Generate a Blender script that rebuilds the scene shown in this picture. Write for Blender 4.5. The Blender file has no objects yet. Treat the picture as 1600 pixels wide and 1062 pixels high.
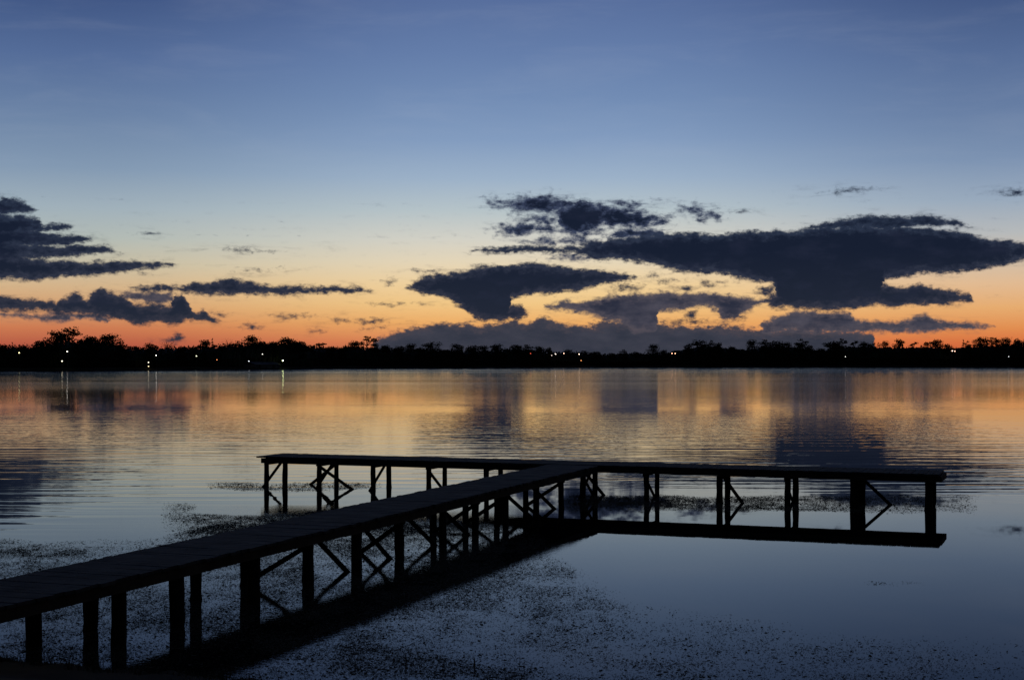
import bpy, bmesh, math, random
import numpy as np
from mathutils import Vector, Matrix

# ------------------------------------------------------------------ basics
SC = bpy.context.scene
COL = SC.collection
random.seed(11)
R = math.radians
F = 2300.0          # focal length in photo pixels (1600 wide)
H = 3.2             # eye height above the water
YH = 564.0          # horizon row in the photo
DECK = 0.784        # deck height above the water

cam_d = bpy.data.cameras.new('camera'); cam = bpy.data.objects.new('camera', cam_d); COL.objects.link(cam)
cam.location = (0, 0, H); cam.rotation_euler = (R(90), 0, 0)
cam_d.sensor_width = 36; cam_d.lens = F * 36 / 1600
cam_d.shift_y = (YH - 531) / 1600
cam_d.clip_start = 0.1; cam_d.clip_end = 30000
SC.camera = cam
SC.view_settings.view_transform = 'Standard'
SC.view_settings.look = 'None'
SC.view_settings.exposure = 0
SC.view_settings.gamma = 1
SC.cycles.max_bounces = 6
SC.cycles.use_denoising = True
SC.cycles.sample_clamp_indirect = 4

def lin(c):
    return tuple(((v / 255) / 12.92 if v / 255 <= 0.04045 else ((v / 255 + 0.055) / 1.055) ** 2.4) for v in c) + (1,)

# ------------------------------------------------------------------ world: dusk sky with clouds
W = bpy.data.worlds.new('World'); SC.world = W; W.use_nodes = True
NT = W.node_tree; NT.nodes.clear()

class G:
    """small helper to write node graphs"""
    def __init__(s, nt): s.nt = nt
    def n(s, t, **k):
        x = s.nt.nodes.new(t)
        for a, b in k.items(): setattr(x, a, b)
        return x
    def put(s, sock, v):
        if isinstance(v, bpy.types.NodeSocket): s.nt.links.new(v, sock)
        else: sock.default_value = v
    def m(s, op, a, b=None, c=None, clamp=False):
        x = s.n('ShaderNodeMath', operation=op); x.use_clamp = clamp
        s.put(x.inputs[0], a)
        if b is not None: s.put(x.inputs[1], b)
        if c is not None: s.put(x.inputs[2], c)
        return x.outputs[0]
    def v(s, op, a, b=None, c=None):
        x = s.n('ShaderNodeVectorMath', operation=op)
        s.put(x.inputs[0], a)
        if b is not None: s.put(x.inputs[1], b)
        if c is not None: s.put(x.inputs[2], c)
        return x.outputs['Value'] if op in ('LENGTH', 'DOT_PRODUCT', 'DISTANCE') else x.outputs[0]
    def xyz(s, a, b, c=0.0):
        x = s.n('ShaderNodeCombineXYZ'); s.put(x.inputs[0], a); s.put(x.inputs[1], b); s.put(x.inputs[2], c); return x.outputs[0]
    def sep(s, a):
        x = s.n('ShaderNodeSeparateXYZ'); s.put(x.inputs[0], a); return x.outputs
    def noise(s, vec, scale, detail=4, rough=0.5, dist=0.0, color=False):
        x = s.n('ShaderNodeTexNoise'); s.put(x.inputs['Vector'], vec)
        x.inputs['Scale'].default_value = scale; x.inputs['Detail'].default_value = detail
        x.inputs['Roughness'].default_value = rough; x.inputs['Distortion'].default_value = dist
        return x.outputs['Color'] if color else x.outputs[0]
    def maprange(s, a, f0, f1, t0, t1, kind='LINEAR'):
        x = s.n('ShaderNodeMapRange', interpolation_type=kind)
        s.put(x.inputs[0], a)
        for i, q in enumerate((f0, f1, t0, t1)): s.put(x.inputs[1 + i], q)
        return x.outputs[0]
    def ramp(s, fac, stops):
        x = s.n('ShaderNodeValToRGB'); s.put(x.inputs[0], fac); e = x.color_ramp.elements
        x.color_ramp.interpolation = 'LINEAR'
        while len(e) < len(stops): e.new(0.5)
        for i, (p, c) in enumerate(stops): e[i].position = p; e[i].color = c
        return x.outputs[0]
    def mix(s, fac, a, b):
        x = s.n('ShaderNodeMix', data_type='RGBA'); s.put(x.inputs[0], fac); s.put(x.inputs[6], a); s.put(x.inputs[7], b); return x.outputs[2]

g = G(NT)
def ax(x): return F * math.atan((x - 800) / F)
def ey(x, y): return F * (YH - y) / math.hypot(x - 800, F)

dirv = g.n('ShaderNodeTexCoord').outputs['Generated']
dx, dy, dz = g.sep(dirv)
az = g.m('MULTIPLY', g.m('ARCTAN2', dx, dy), F)
horiz = g.m('SQRT', g.m('ADD', g.m('MULTIPLY', dx, dx), g.m('MULTIPLY', dy, dy)))
el = g.m('MULTIPLY', g.m('DIVIDE', dz, g.m('MAXIMUM', horiz, 0.001)), F)

EL = 760.0
def skyramp(tab): return g.ramp(g.m('DIVIDE', el, EL, clamp=True), [(e / EL, lin(c)) for e, c in tab])
mid = skyramp([(0, (168, 88, 70)), (30, (218, 130, 84)), (60, (237, 174, 104)), (90, (241, 199, 134)), (120, (240, 209, 157)), (155, (228, 213, 184)), (190, (211, 209, 198)),
               (235, (182, 195, 200)), (285, (156, 177, 200)), (345, (131, 156, 191)), (410, (114, 140, 180)), (480, (101, 126, 170)), (560, (88, 111, 157)), (680, (60, 82, 132)), (760, (48, 68, 116))])
lef = skyramp([(0, (140, 66, 58)), (25, (182, 90, 68)), (50, (204, 122, 82)), (80, (212, 158, 110)), (112, (212, 179, 138)), (145, (200, 189, 162)), (185, (178, 186, 180)),
               (230, (160, 176, 186)), (290, (131, 153, 178)), (370, (106, 130, 165)), (460, (84, 108, 152)), (560, (60, 82, 128)), (680, (48, 66, 110)), (760, (40, 56, 98))])
rig = skyramp([(0, (190, 84, 50)), (25, (214, 108, 62)), (50, (225, 143, 82)), (80, (230, 172, 112)), (115, (225, 186, 146)), (150, (208, 190, 168)), (190, (182, 185, 186)),
               (240, (152, 169, 188)), (300, (124, 146, 177)), (370, (104, 127, 164)), (460, (85, 108, 150)), (560, (63, 84, 128)), (680, (50, 66, 110)), (760, (40, 56, 96))])
sky = g.mix(g.maprange(az, -680, -60, 0, 1, 'SMOOTHSTEP'), lef, mid)
sky = g.mix(g.maprange(az, 150, 760, 0, 1, 'SMOOTHSTEP'), sky, rig)
# the afterglow fades away from the sunset
azd = g.m('ABSOLUTE', g.m('SUBTRACT', az, 60))
sky = g.mix(g.maprange(azd, 800, 2600, 0, 1, 'SMOOTHSTEP'), sky, lin((15, 20, 30)))
sky = g.mix(g.maprange(el, 600, 2600, 0, 1, 'SMOOTHSTEP'), sky, lin((20, 29, 50)))

cir = g.noise(g.xyz(az, g.m('MULTIPLY', el, 5.0)), 0.0035, 5, 0.6, 0.4)
cir = g.m('MULTIPLY', g.maprange(cir, 0.45, 0.75, 0, 1, 'SMOOTHSTEP'), g.maprange(el, 150, 330, 0.0, 1.0))
sky = g.mix(g.m('MULTIPLY', cir, 0.06), sky, lin((190, 196, 208)))
# domain warp so that edges fray
P = g.xyz(az, el)
Pn = g.xyz(az, g.m('MULTIPLY', el, 1.7))
w1 = g.noise(Pn, 0.022, 5, 0.62, color=True)
w2 = g.noise(Pn, 0.11, 4, 0.6, color=True)
warp = g.v('ADD', g.v('MULTIPLY', g.v('SUBTRACT', w1, (0.5, 0.5, 0.5)), (30, 15, 0)), g.v('MULTIPLY', g.v('SUBTRACT', w2, (0.5, 0.5, 0.5)), (10, 7, 0)))
Pw = g.v('ADD', P, warp)
waz, wel, _ = g.sep(Pw)

def curve_node(u, pts):
    x = g.n('ShaderNodeFloatCurve'); g.put(x.inputs['Value'], u)
    mp = x.mapping; mp.use_clip = False; c = mp.curves[0]
    pts = sorted(pts)
    while len(c.points) < len(pts): c.points.new(0.5, 0.5)
    for p, (a, b) in zip(c.points, pts): p.location = (a, b); p.handle_type = 'VECTOR'
    mp.update(); return x.outputs[0]
E0, E1 = -60.0, 420.0
def lens(top, bot, pad=14):
    """cloud body between an upper and a lower outline, both traced as photo points"""
    x0 = min(p[0] for p in top); x1 = max(p[0] for p in top)
    a0, a1 = ax(x0) - pad, ax(x1) + pad
    def N(pts, sgn):
        q = [((ax(x) - a0) / (a1 - a0), (ey(x, y) - E0) / (E1 - E0)) for x, y in sorted(pts)]
        return q
    t, b = N(top, 1), N(bot, -1)
    drop = 9 / (E1 - E0)
    for e, i in ((0.0, 0), (1.0, -1)):
        mdl = (t[i][1] + b[i][1]) / 2
        t.append((e, mdl - drop)); b.append((e, mdl + drop))
        t.sort(); b.sort()
    u = g.m('DIVIDE', g.m('SUBTRACT', waz, a0), a1 - a0, clamp=True)
    ct = g.m('MULTIPLY_ADD', curve_node(u, t), E1 - E0, E0)
    cb = g.m('MULTIPLY_ADD', curve_node(u, b), E1 - E0, E0)
    return g.m('MINIMUM', g.m('SUBTRACT', ct, wel), g.m('SUBTRACT', wel, cb))
def puff(x, y, rx, ry):
    """small ellipse-shaped cloud"""
    cx, cy = ax(x), ey(x, y)
    q = g.v('MULTIPLY_ADD', Pw, (1 / rx, 1 / ry, 0), (-cx / rx, -cy / ry, 0))
    return g.m('MULTIPLY', g.m('SUBTRACT', 1.0, g.v('LENGTH', q)), ry * 0.8)
def fleck(x, y, rx, ry): return g.m('SUBTRACT', puff(x, y, rx * .9, ry * .9), 0.9)
def union(parts):
    o = parts[0]
    for p in parts[1:]: o = g.m('MAXIMUM', o, p)
    return o

dark = [
 lens([(-220, 318), (0, 311), (25, 311), (42, 316), (53, 326)], [(-220, 340), (0, 338), (30, 336), (53, 330)]),
 lens([(-220, 335), (0, 333), (35, 334), (55, 341), (70, 350), (85, 347), (110, 354)], [(-220, 372), (0, 372), (60, 363), (90, 360), (110, 356)]),
 lens([(-220, 350), (0, 352), (60, 360), (100, 366), (145, 371)], [(-220, 390), (0, 390), (60, 387), (130, 381), (145, 375)]),
 lens([(-220, 370), (0, 374), (70, 382), (125, 382), (165, 384), (188, 394)], [(-220, 412), (0, 412), (75, 404), (120, 402), (170, 398), (188, 396)]),
 lens([(-220, 392), (0, 396), (70, 404), (130, 409), (190, 407), (240, 410), (270, 412)], [(-220, 436), (0, 435), (60, 437), (130, 431), (180, 428), (240, 420), (270, 414)]),
 lens([(-120, 458), (0, 459), (30, 463), (60, 468), (86, 472)], [(-120, 486), (0, 484), (40, 486), (86, 485)]),
 lens([(84, 478), (105, 462), (120, 457), (135, 467), (155, 449), (175, 457), (200, 463), (215, 474), (240, 473), (266, 478), (272, 462), (286, 459), (296, 472), (304, 486), (318, 482), (330, 496), (342, 502)],
      [(84, 486), (100, 489), (150, 493), (190, 498), (220, 509), (240, 504), (262, 506), (300, 501), (330, 504), (342, 503)]),
 lens([(198, 447), (230, 447), (285, 446), (300, 441), (355, 437), (400, 441), (440, 446), (480, 448), (550, 447), (579, 452)],
      [(198, 449), (230, 456), (285, 454), (310, 459), (340, 462), (400, 461), (450, 460), (500, 459), (560, 457), (579, 454)]),
 lens([(634, 447), (645, 440), (665, 431), (700, 426), (740, 417), (790, 412), (850, 413), (900, 417), (950, 425), (992, 431)],
      [(634, 451), (670, 462), (700, 467), (720, 477), (740, 492), (757, 502), (788, 504), (796, 490), (799, 468), (830, 462), (870, 457), (900, 455), (940, 446), (992, 434)]),
 lens([(782, 482), (800, 475), (816, 478), (826, 486)], [(782, 504), (810, 501), (826, 491)], 8),
 # the great anvil on the right
 lens([(732, 393), (756, 387), (824, 384), (905, 382), (922, 378), (953, 373), (998, 369), (1023, 363), (1050, 364), (1110, 365), (1153, 362), (1211, 360), (1222, 356), (1236, 360), (1260, 356), (1340, 350), (1462, 356), (1507, 361), (1548, 372), (1600, 379), (1800, 390)],
      [(732, 395), (784, 397), (841, 395), (900, 395), (919, 398), (931, 407), (967, 407), (1009, 411), (1066, 424), (1122, 428), (1153, 432), (1198, 443), (1208, 444), (1216, 476), (1242, 481), (1291, 487), (1335, 480), (1359, 476), (1374, 470), (1377, 436), (1428, 430), (1497, 426), (1566, 415), (1600, 407), (1800, 398)]),
 lens([(1250, 356), (1290, 347), (1318, 341), (1342, 337), (1411, 335), (1456, 336), (1480, 343), (1500, 347), (1519, 354)],
      [(1250, 358), (1320, 360), (1411, 358), (1456, 352), (1480, 354), (1519, 356)], 8),
 lens([(1340, 450), (1370, 443), (1411, 447), (1438, 440), (1462, 450), (1497, 455), (1518, 459)], [(1340, 478), (1370, 479), (1394, 482), (1430, 478), (1480, 477), (1519, 470)], 8),
 puff(1215, 470, 14, 12), puff(1198, 455, 16, 7),
 # small flecks
 fleck(405, 421, 18, 2.2), fleck(386, 391, 24, 1.8), fleck(398, 511, 15, 5), fleck(393, 508, 10, 3), fleck(466, 494, 24, 4), fleck(540, 499, 24, 4), fleck(575, 500, 26, 4), fleck(498, 519, 9, 4),
 fleck(618, 474, 17, 1.8), fleck(610, 440, 13, 6), fleck(655, 425, 12, 4), fleck(676, 424, 14, 3), fleck(226, 427, 8, 2.5), fleck(1326, 297, 28, 4), fleck(1592, 300, 26, 6),
 fleck(230, 365, 9, 1.5), fleck(1150, 329, 9, 2), fleck(340, 490, 7, 2), fleck(586, 511, 14, 4), fleck(432, 492, 10, 2), fleck(277, 526, 9, 9), fleck(270, 530, 12, 5),
 fleck(1080, 491, 10, 10), fleck(1076, 501, 30, 3), fleck(1150, 496, 14, 5), fleck(985, 449, 30, 5), fleck(975, 454, 18, 4), fleck(1020, 430, 16, 4), fleck(1045, 439, 22, 4), fleck(1105, 445, 12, 7), fleck(1075, 451, 20, 5), fleck(1130, 440, 14, 3),
]
wispy = [
 # upper wispy group
 lens([(796, 319), (815, 311), (840, 307), (865, 310), (882, 314)], [(796, 322), (820, 328), (845, 333), (870, 333), (882, 328)], 8),
 lens([(868, 348), (880, 322), (905, 312), (922, 321), (945, 321), (965, 325), (1000, 330), (1014, 344), (1026, 350)],
      [(868, 353), (882, 362), (900, 368), (925, 358), (945, 351), (975, 352), (1010, 354), (1026, 353)], 8),
 puff(850, 343, 22, 6), puff(816, 360, 20, 8), puff(850, 358, 13, 5), puff(784, 314, 13, 5), puff(978, 320, 20, 4), puff(1080, 327, 15, 7), puff(1104, 337, 13, 5),
 puff(880, 376, 34, 5), puff(895, 401, 12, 3),
 lens([(948, 369), (970, 357), (1009, 357), (1036, 361)], [(948, 372), (970, 374), (1009, 376), (1036, 374)], 8),
 puff(945, 338, 60, 15), puff(1000, 346, 34, 10), puff(835, 319, 50, 12), puff(905, 330, 44, 16), puff(822, 357, 34, 9), puff(900, 358, 34, 9),
]
grey = [
 lens([(-120, 488), (0, 487), (30, 488), (60, 490), (90, 486), (150, 489), (170, 494)], [(-120, 494), (0, 493), (40, 496), (80, 501), (120, 499), (150, 499), (170, 506)], 8),
 lens([(190, 458), (215, 453), (240, 456), (268, 462)], [(190, 462), (215, 470), (250, 476), (268, 472)], 8),
 lens([(852, 473), (869, 474), (880, 470), (902, 469), (933, 463), (1009, 458), (1066, 455), (1088, 457), (1139, 458), (1187, 466), (1212, 466)],
      [(852, 479), (897, 488), (925, 494), (950, 503), (978, 508), (992, 519), (1025, 517), (1031, 488), (1066, 485), (1099, 481), (1122, 487), (1133, 500), (1147, 499), (1155, 489), (1187, 480), (1212, 471)], 8),
 lens([(1194, 500), (1222, 489), (1242, 482), (1291, 486), (1325, 484), (1333, 495), (1352, 499), (1394, 501), (1422, 498), (1431, 491), (1449, 492), (1462, 499), (1514, 503), (1553, 507)],
      [(1194, 520), (1242, 520), (1300, 520), (1370, 517), (1404, 520), (1414, 517), (1438, 521), (1480, 517), (1531, 512), (1553, 509)], 8),
]
bank = [
 lens([(585, 530), (612, 517), (640, 510), (675, 507), (695, 500), (710, 505), (730, 501), (750, 507), (787, 501), (804, 500), (830, 500), (843, 492), (860, 494), (874, 503), (905, 506), (925, 507), (942, 500), (976, 500), (1000, 505), (1026, 499), (1049, 506), (1119, 507), (1194, 512), (1250, 514), (1366, 516)],
      [(585, 540), (592, 575), (640, 620), (1360, 620), (1367, 600)], 8),
]
fine = g.noise(Pn, 0.075, 6, 0.68)
fine2 = g.noise(Pn, 0.02, 4, 0.6)
fn = g.m('ADD', g.m('MULTIPLY', g.m('SUBTRACT', fine, 0.5), 17), g.m('MULTIPLY', g.m('SUBTRACT', fine2, 0.5), 9))
billow = g.m('MULTIPLY', g.m('SUBTRACT', g.noise(Pn, 0.045, 3, 0.5, 0.6), 0.5), 16)
def alpha(parts, lo=-1.2, hi=3.4, amp=1.0, extra=0.35):
    return g.maprange(g.m('MULTIPLY_ADD', billow, extra, g.m('MULTIPLY_ADD', fn, amp, union(parts))), lo, hi, 0, 1, 'SMOOTHSTEP')
tex = g.noise(g.xyz(az, g.m('MULTIPLY', el, 2.4)), 0.016, 5, 0.6)
c_dark = g.mix(g.maprange(el, 40, 170, 0, 1), lin((37, 43, 57)), lin((23, 31, 49)))
c_dark = g.mix(g.maprange(tex, 0.48, 0.75, 0, 0.38), c_dark, lin((44, 49, 70)))
c_grey = g.mix(g.maprange(tex, 0.35, 0.7, 0, 1), lin((42, 46, 62)), lin((78, 76, 88)))
c_bank = g.mix(g.maprange(tex, 0.35, 0.68, 0, 1), lin((50, 54, 67)), lin((64, 65, 77)))
front = g.m('GREATER_THAN', dy, 0.0)
def fronted(a): return g.m('MULTIPLY', a, front)
wispn = g.noise(g.xyz(g.m('MULTIPLY_ADD', el, 0.6, az), g.m('MULTIPLY', el, 5.5)), 0.02, 5, 0.65, 0.3)
def layer(sky, parts, col, edge, lo, hi, amp=1.0, extra=0.35, veil=0.35, grow=0.0):
    U = union(parts)
    d = g.m('MULTIPLY_ADD', billow, extra, g.m('MULTIPLY_ADD', fn, amp, U))
    if grow: d = g.m('ADD', d, grow)
    # torn translucent streaks around the body, then the body, thinner and paler at its margin
    v = g.m('MULTIPLY', g.maprange(g.m('MULTIPLY_ADD', fn, 1.3, U), -13, 4, 0, 1, 'SMOOTHSTEP'), g.maprange(wispn, 0.48, 0.68, 0, veil, 'SMOOTHSTEP'))
    sky = g.mix(fronted(v), sky, edge)
    c = g.mix(g.maprange(g.m('MULTIPLY_ADD', fn, 1.1, d), 1, 17, 0, 1, 'SMOOTHSTEP'), edge, col)
    return g.mix(fronted(g.maprange(d, lo, hi, 0, 1, 'SMOOTHSTEP')), sky, c)
e_dark = g.mix(g.maprange(el, 40, 200, 0, 1), lin((56, 55, 66)), lin((44, 54, 74)))
sky = layer(sky, bank, c_bank, lin((74, 68, 76)), -2.5, 6, 1.4, 0.8)
sky = layer(sky, grey, c_grey, lin((84, 78, 86)), -2, 7, grow=1.5)
sky = layer(sky, wispy, c_dark, lin((62, 72, 98)), -3, 8, 1.2, 1.1, 0.6, 3.5)
sky = layer(sky, dark, c_dark, e_dark, -2.2, 5.5, grow=1.2)
bg = g.n('ShaderNodeBackground'); g.put(bg.inputs[0], sky); bg.inputs[1].default_value = 1.0
NT.links.new(bg.outputs[0], g.n('ShaderNodeOutputWorld').inputs[0])
W.cycles.sampling_method = 'MANUAL'; W.cycles.sample_map_resolution = 512

# the sun has set behind the far shore
sd = bpy.data.lights.new('sun', 'SUN'); sd.energy = 0.5; sd.angle = R(0.5); sd.color = (1, 0.62, 0.38)
so = bpy.data.objects.new('sun', sd); COL.objects.link(so)
so.rotation_euler = Vector((-0.03, -1, 0.08)).to_track_quat('-Z', 'Y').to_euler()      # 4.6 degrees below the horizon

# ------------------------------------------------------------------ helpers
def tag(o, label=None, cat=None, group=None, kind=None):
    if label: o['label'] = label
    if cat: o['category'] = cat
    if group: o['group'] = group
    if kind: o['kind'] = kind
    return o
def empty(name, loc=(0, 0, 0)):
    o = bpy.data.objects.new(name, None); COL.objects.link(o); o.location = loc; o.empty_display_size = 0.3; return o
def mesh_obj(name, verts, faces, mat, parent=None, smooth=False):
    me = bpy.data.meshes.new(name)
    me.from_pydata([tuple(v) for v in verts], [], faces); me.update()
    if mat: me.materials.append(mat)
    if smooth: me.polygons.foreach_set('use_smooth', [True] * len(me.polygons))
    o = bpy.data.objects.new(name, me); COL.objects.link(o)
    if parent: o.parent = parent; 
    return o
class MB:
    def __init__(s): s.v = []; s.f = []
    def hexa(s, pts):
        n = len(s.v); s.v += [tuple(p) for p in pts]
        s.f += [tuple(n + i for i in q) for q in ((3, 2, 1, 0), (4, 5, 6, 7), (0, 1, 5, 4), (1, 2, 6, 5), (2, 3, 7, 6), (3, 0, 4, 7))]
    def box(s, c, u, v, w):
        """centre and three half-axes"""
        c, u, v, w = map(Vector, (c, u, v, w))
        s.hexa([c - u - v - w, c + u - v - w, c + u + v - w, c - u + v - w, c - u - v + w, c + u - v + w, c + u + v + w, c - u + v + w])
    def beam(s, a, b, wid, dep, side):
        """square timber from a to b; side = horizontal unit vector across it"""
        a, b = Vector(a), Vector(b); d = (b - a); L = d.length; d.normalize()
        sd_ = Vector(side); up = d.cross(sd_).normalized()
        s.box((a + b) / 2, d * L / 2, sd_ * wid / 2, up * dep / 2)
    def tube(s, pts, radii, n=10, jitter=0.0, rnd=random):
        base = len(s.v)
        for k, (p, r) in enumerate(zip(pts, radii)):
            p = Vector(p)
            t = Vector(pts[min(k + 1, len(pts) - 1)]) - Vector(pts[max(k - 1, 0)]); t.normalize()
            a = t.orthogonal().normalized() if abs(t.z) < 0.9 else Vector((1, 0, 0)); b = t.cross(a).normalized(); a = b.cross(t)
            for i in range(n):
                q = 2 * math.pi * i / n; rr = r * (1 + jitter * (rnd.random() - 0.5))
                s.v.append(tuple(p + a * math.cos(q) * rr + b * math.sin(q) * rr))
        for k in range(len(pts) - 1):
            for i in range(n):
                j = (i + 1) % n
                s.f.append((base + k * n + i, base + k * n + j, base + (k + 1) * n + j, base + (k + 1) * n + i))
        s.f.append(tuple(base + i for i in range(n))[::-1]); e = base + (len(pts) - 1) * n
        s.f.append(tuple(e + i for i in range(n)))
    def build(s, name, mat, parent=None, smooth=False): return mesh_obj(name, s.v, s.f, mat, parent, smooth)

def mat(name): 
    m = bpy.data.materials.new(name); m.use_nodes = True; nt = m.node_tree; nt.nodes.clear()
    q = G(nt); out = q.n('ShaderNodeOutputMaterial'); b = q.n('ShaderNodeBsdfPrincipled'); nt.links.new(b.outputs[0], out.inputs[0])
    return m, q, b
def mottled(name, c0, c1, scale, rough=0.85, bump=0.0, stretch=(1, 1, 1), detail=5):
    m, q, b = mat(name)
    co = q.n('ShaderNodeTexCoord').outputs['Object']; co = q.v('MULTIPLY', co, stretch)
    nz = q.noise(co, scale, detail, 0.6)
    q.put(b.inputs['Base Color'], q.ramp(nz, [(0.3, c0 + (1,)), (0.7, c1 + (1,))]))
    b.inputs['Roughness'].default_value = rough; b.inputs['Specular IOR Level'].default_value = 0.12
    if bump:
        x = q.n('ShaderNodeBump'); x.inputs['Strength'].default_value = bump; x.inputs['Distance'].default_value = 0.02
        q.put(x.inputs['Height'], nz); q.put(b.inputs['Normal'], x.outputs[0])
    return m
M_DECK = mottled('weathered_deck_timber', (0.04, 0.038, 0.033), (0.13, 0.125, 0.11), 2.2, 0.8, 0.5, (1, 1, 1))
M_BEAM = mottled('old_beam_timber', (0.045, 0.034, 0.022), (0.11, 0.085, 0.058), 3.0, 0.85, 0.5)
M_PILE = mottled('dark_pile_timber', (0.018, 0.015, 0.012), (0.05, 0.042, 0.033), 4.0, 0.9, 0.6, (3, 3, 0.6))
M_BRACE = mottled('grey_brace_timber', (0.03, 0.026, 0.021), (0.065, 0.056, 0.046), 5.0, 0.9, 0.4)
M_WEED = mottled('wet_water_weed', (0.045, 0.042, 0.024), (0.115, 0.10, 0.065), 9.0, 0.9)
M_BANK = mottled('grassy_mud_bank', (0.014, 0.013, 0.008), (0.035, 0.032, 0.018), 1.5, 0.95, 0.8)
M_LAND = mottled('far_shore_ground', (0.02, 0.022, 0.012), (0.045, 0.045, 0.028), 0.05, 0.95)
M_BARK = mottled('tree_bark', (0.02, 0.016, 0.012), (0.05, 0.04, 0.03), 2.0, 0.9)
M_LEAF = mottled('dark_evergreen_leaves', (0.012, 0.018, 0.009), (0.035, 0.045, 0.022), 0.6, 0.8)
M_WALL = mottled('boathouse_boards', (0.07, 0.075, 0.08), (0.12, 0.125, 0.13), 1.0, 0.8)
M_ROOF = mottled('boathouse_roof_metal', (0.05, 0.06, 0.065), (0.09, 0.10, 0.11), 0.8, 0.5)
M_METAL = mottled('lamp_pole_steel', (0.05, 0.05, 0.05), (0.08, 0.08, 0.08), 3.0, 0.5)

def gp(x, y, h=0.0):
    """ground-plan point seen at photo pixel (x, y) when it stands h above the water"""
    Y = (H - h) * F / (y - YH); return Vector(((x - 800) * Y / F, Y, h))
def on_line(x, p, d):
    """where the sight line at photo column x crosses the plan line p + t d"""
    k = (x - 800) / F; t = (k * p.y - p.x) / (d.x - k * d.y); return Vector((p.x + d.x * t, p.y + d.y * t, 0))

# ------------------------------------------------------------------ water
m, q, b = mat('lake_water')
geo = q.n('ShaderNodeNewGeometry').outputs['Position']
px, py, pz = q.sep(geo)
patch = q.noise(q.v('MULTIPLY', geo, (0.6, 1.0, 1)), 0.022, 3, 0.55)
shel = q.v('LENGTH', q.v('SUBTRACT', geo, (3.0, 26.0, 0.0)))
shel = q.m('MULTIPLY', q.maprange(shel, 9.5, 15.0, 0, 1, 'SMOOTHSTEP'), q.maprange(py, 25, 30, 0, 1, 'SMOOTHSTEP'))
calm = q.m('MAXIMUM', q.maprange(py, 34, 75, 0.0, 1.0, 'SMOOTHSTEP'), q.m('MULTIPLY', shel, 0.4))      # sheltered water by the jetty, ruffled water further out
gust = q.maprange(patch, 0.38, 0.62, 0.25, 1.0, 'SMOOTHSTEP')
amp = q.m('MULTIPLY', q.m('MAXIMUM', calm, 0.035), gust)
wn1 = q.noise(q.v('MULTIPLY', geo, (0.55, 1.0, 1)), 0.75, 3, 0.5)
wn2 = q.noise(q.v('MULTIPLY', geo, (0.7, 1.0, 1)), 2.6, 2, 0.5)
swx = q.noise(q.v('MULTIPLY', geo, (0.10, 1.0, 1)), 1.25, 2, 0.45)    # long-crested ripples just beyond the jetty head
swell = q.m('MULTIPLY', swx, q.m('MULTIPLY', shel, q.maprange(py, 50, 95, 1, 0.15, 'SMOOTHSTEP')))
hgt = q.m('ADD', q.m('MULTIPLY', q.m('MULTIPLY_ADD', wn2, 0.30, q.m('MULTIPLY', wn1, 0.50)), amp), q.m('MULTIPLY', swell, 0.65))
# among the weeds the surface is puckered by stems and leaves
mA = q.m('MULTIPLY', q.maprange(py, 27.5, 25.5, 0, 1, 'SMOOTHSTEP'), q.maprange(q.m('MULTIPLY_ADD', py, -0.045, px), 1.0, -0.6, 0.1, 1, 'SMOOTHSTEP'))
mB = q.m('MULTIPLY', q.m('MULTIPLY', q.maprange(py, 33.2, 32.4, 0, 1, 'SMOOTHSTEP'), q.maprange(py, 27, 28, 0.6, 1)), q.m('MULTIPLY', q.maprange(px, -8, -6, 0, 1), q.maprange(px, 0.5, -1, 0, 1)))
puck = q.noise(geo, 15, 3, 0.6)
hgt = q.m('ADD', hgt, q.m('MULTIPLY', puck, q.m('MULTIPLY', q.m('MAXIMUM', q.m('MULTIPLY', mA, 0.55), mB), 0.06)))
bp = q.n('ShaderNodeBump'); bp.inputs['Strength'].default_value = 1.0; bp.inputs['Distance'].default_value = 0.018
q.put(bp.inputs['Height'], hgt); q.put(b.inputs['Normal'], bp.outputs[0])
b.inputs['Base Color'].default_value = (0.004, 0.006, 0.007, 1)
b.inputs['IOR'].default_value = 1.147
streak = q.noise(q.v('MULTIPLY', geo, (0.0008, 0.009, 1)), 1.0, 3, 0.6)
far = q.maprange(py, 50, 240, 0.0, 1.0, 'SMOOTHSTEP')
near_shore_ruffle = q.maprange(py, 380, 430, 0.0, 0.022)
rgh = q.m('MULTIPLY_ADD', q.m('MULTIPLY', far, q.maprange(streak, 0.35, 0.65, 0.7, 1.3)), 0.084, 0.012)
rgh = q.m('ADD', rgh, near_shore_ruffle)
q.put(b.inputs['Roughness'], rgh)
M_WATER = m
WX = 9000
wv = [(-WX, -60, 0), (WX, -60, 0), (WX, 9000, 0), (-WX, 9000, 0)]
tag(mesh_obj('water', wv, [(0, 1, 2, 3)], M_WATER), kind='structure')

# ------------------------------------------------------------------ near bank (under and behind the camera)
def near_shore(X):
    pts = [(-80, 30), (-30, 19), (-12, 16.6), (-5.6, 15.75), (-4.2, 15.2), (-2.6, 14.6), (0, 13.2), (4, 11.5), (12, 11), (80, 14)]
    return float(np.interp(X, [p[0] for p in pts], [p[1] for p in pts]))
rs = random.Random(3)
xs = list(np.concatenate([np.arange(-80, -14, 3.0), np.arange(-14, 8, 0.2), np.arange(8, 81, 3.0)]))
rows = [0.5, 0.15, 0, -0.12, -0.3, -0.6, -1.0, -2, -4, -8, -12, -20, -40, -80]
hts = [-0.5, -0.08, 0.0, 0.05, 0.07, 0.12, 0.2, 0.35, 0.8, 1.5, 1.6, 1.7, 2, 2.5]
V = []; Fc = []
for x in xs:
    s = near_shore(x)
    for r_, h_ in zip(rows, hts):
        V.append((x + rs.uniform(-.05, .05), s + r_ + rs.uniform(-.09, .09), h_ + (rs.uniform(-.03, .04) if -4 < r_ < 0.1 else 0)))
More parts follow.
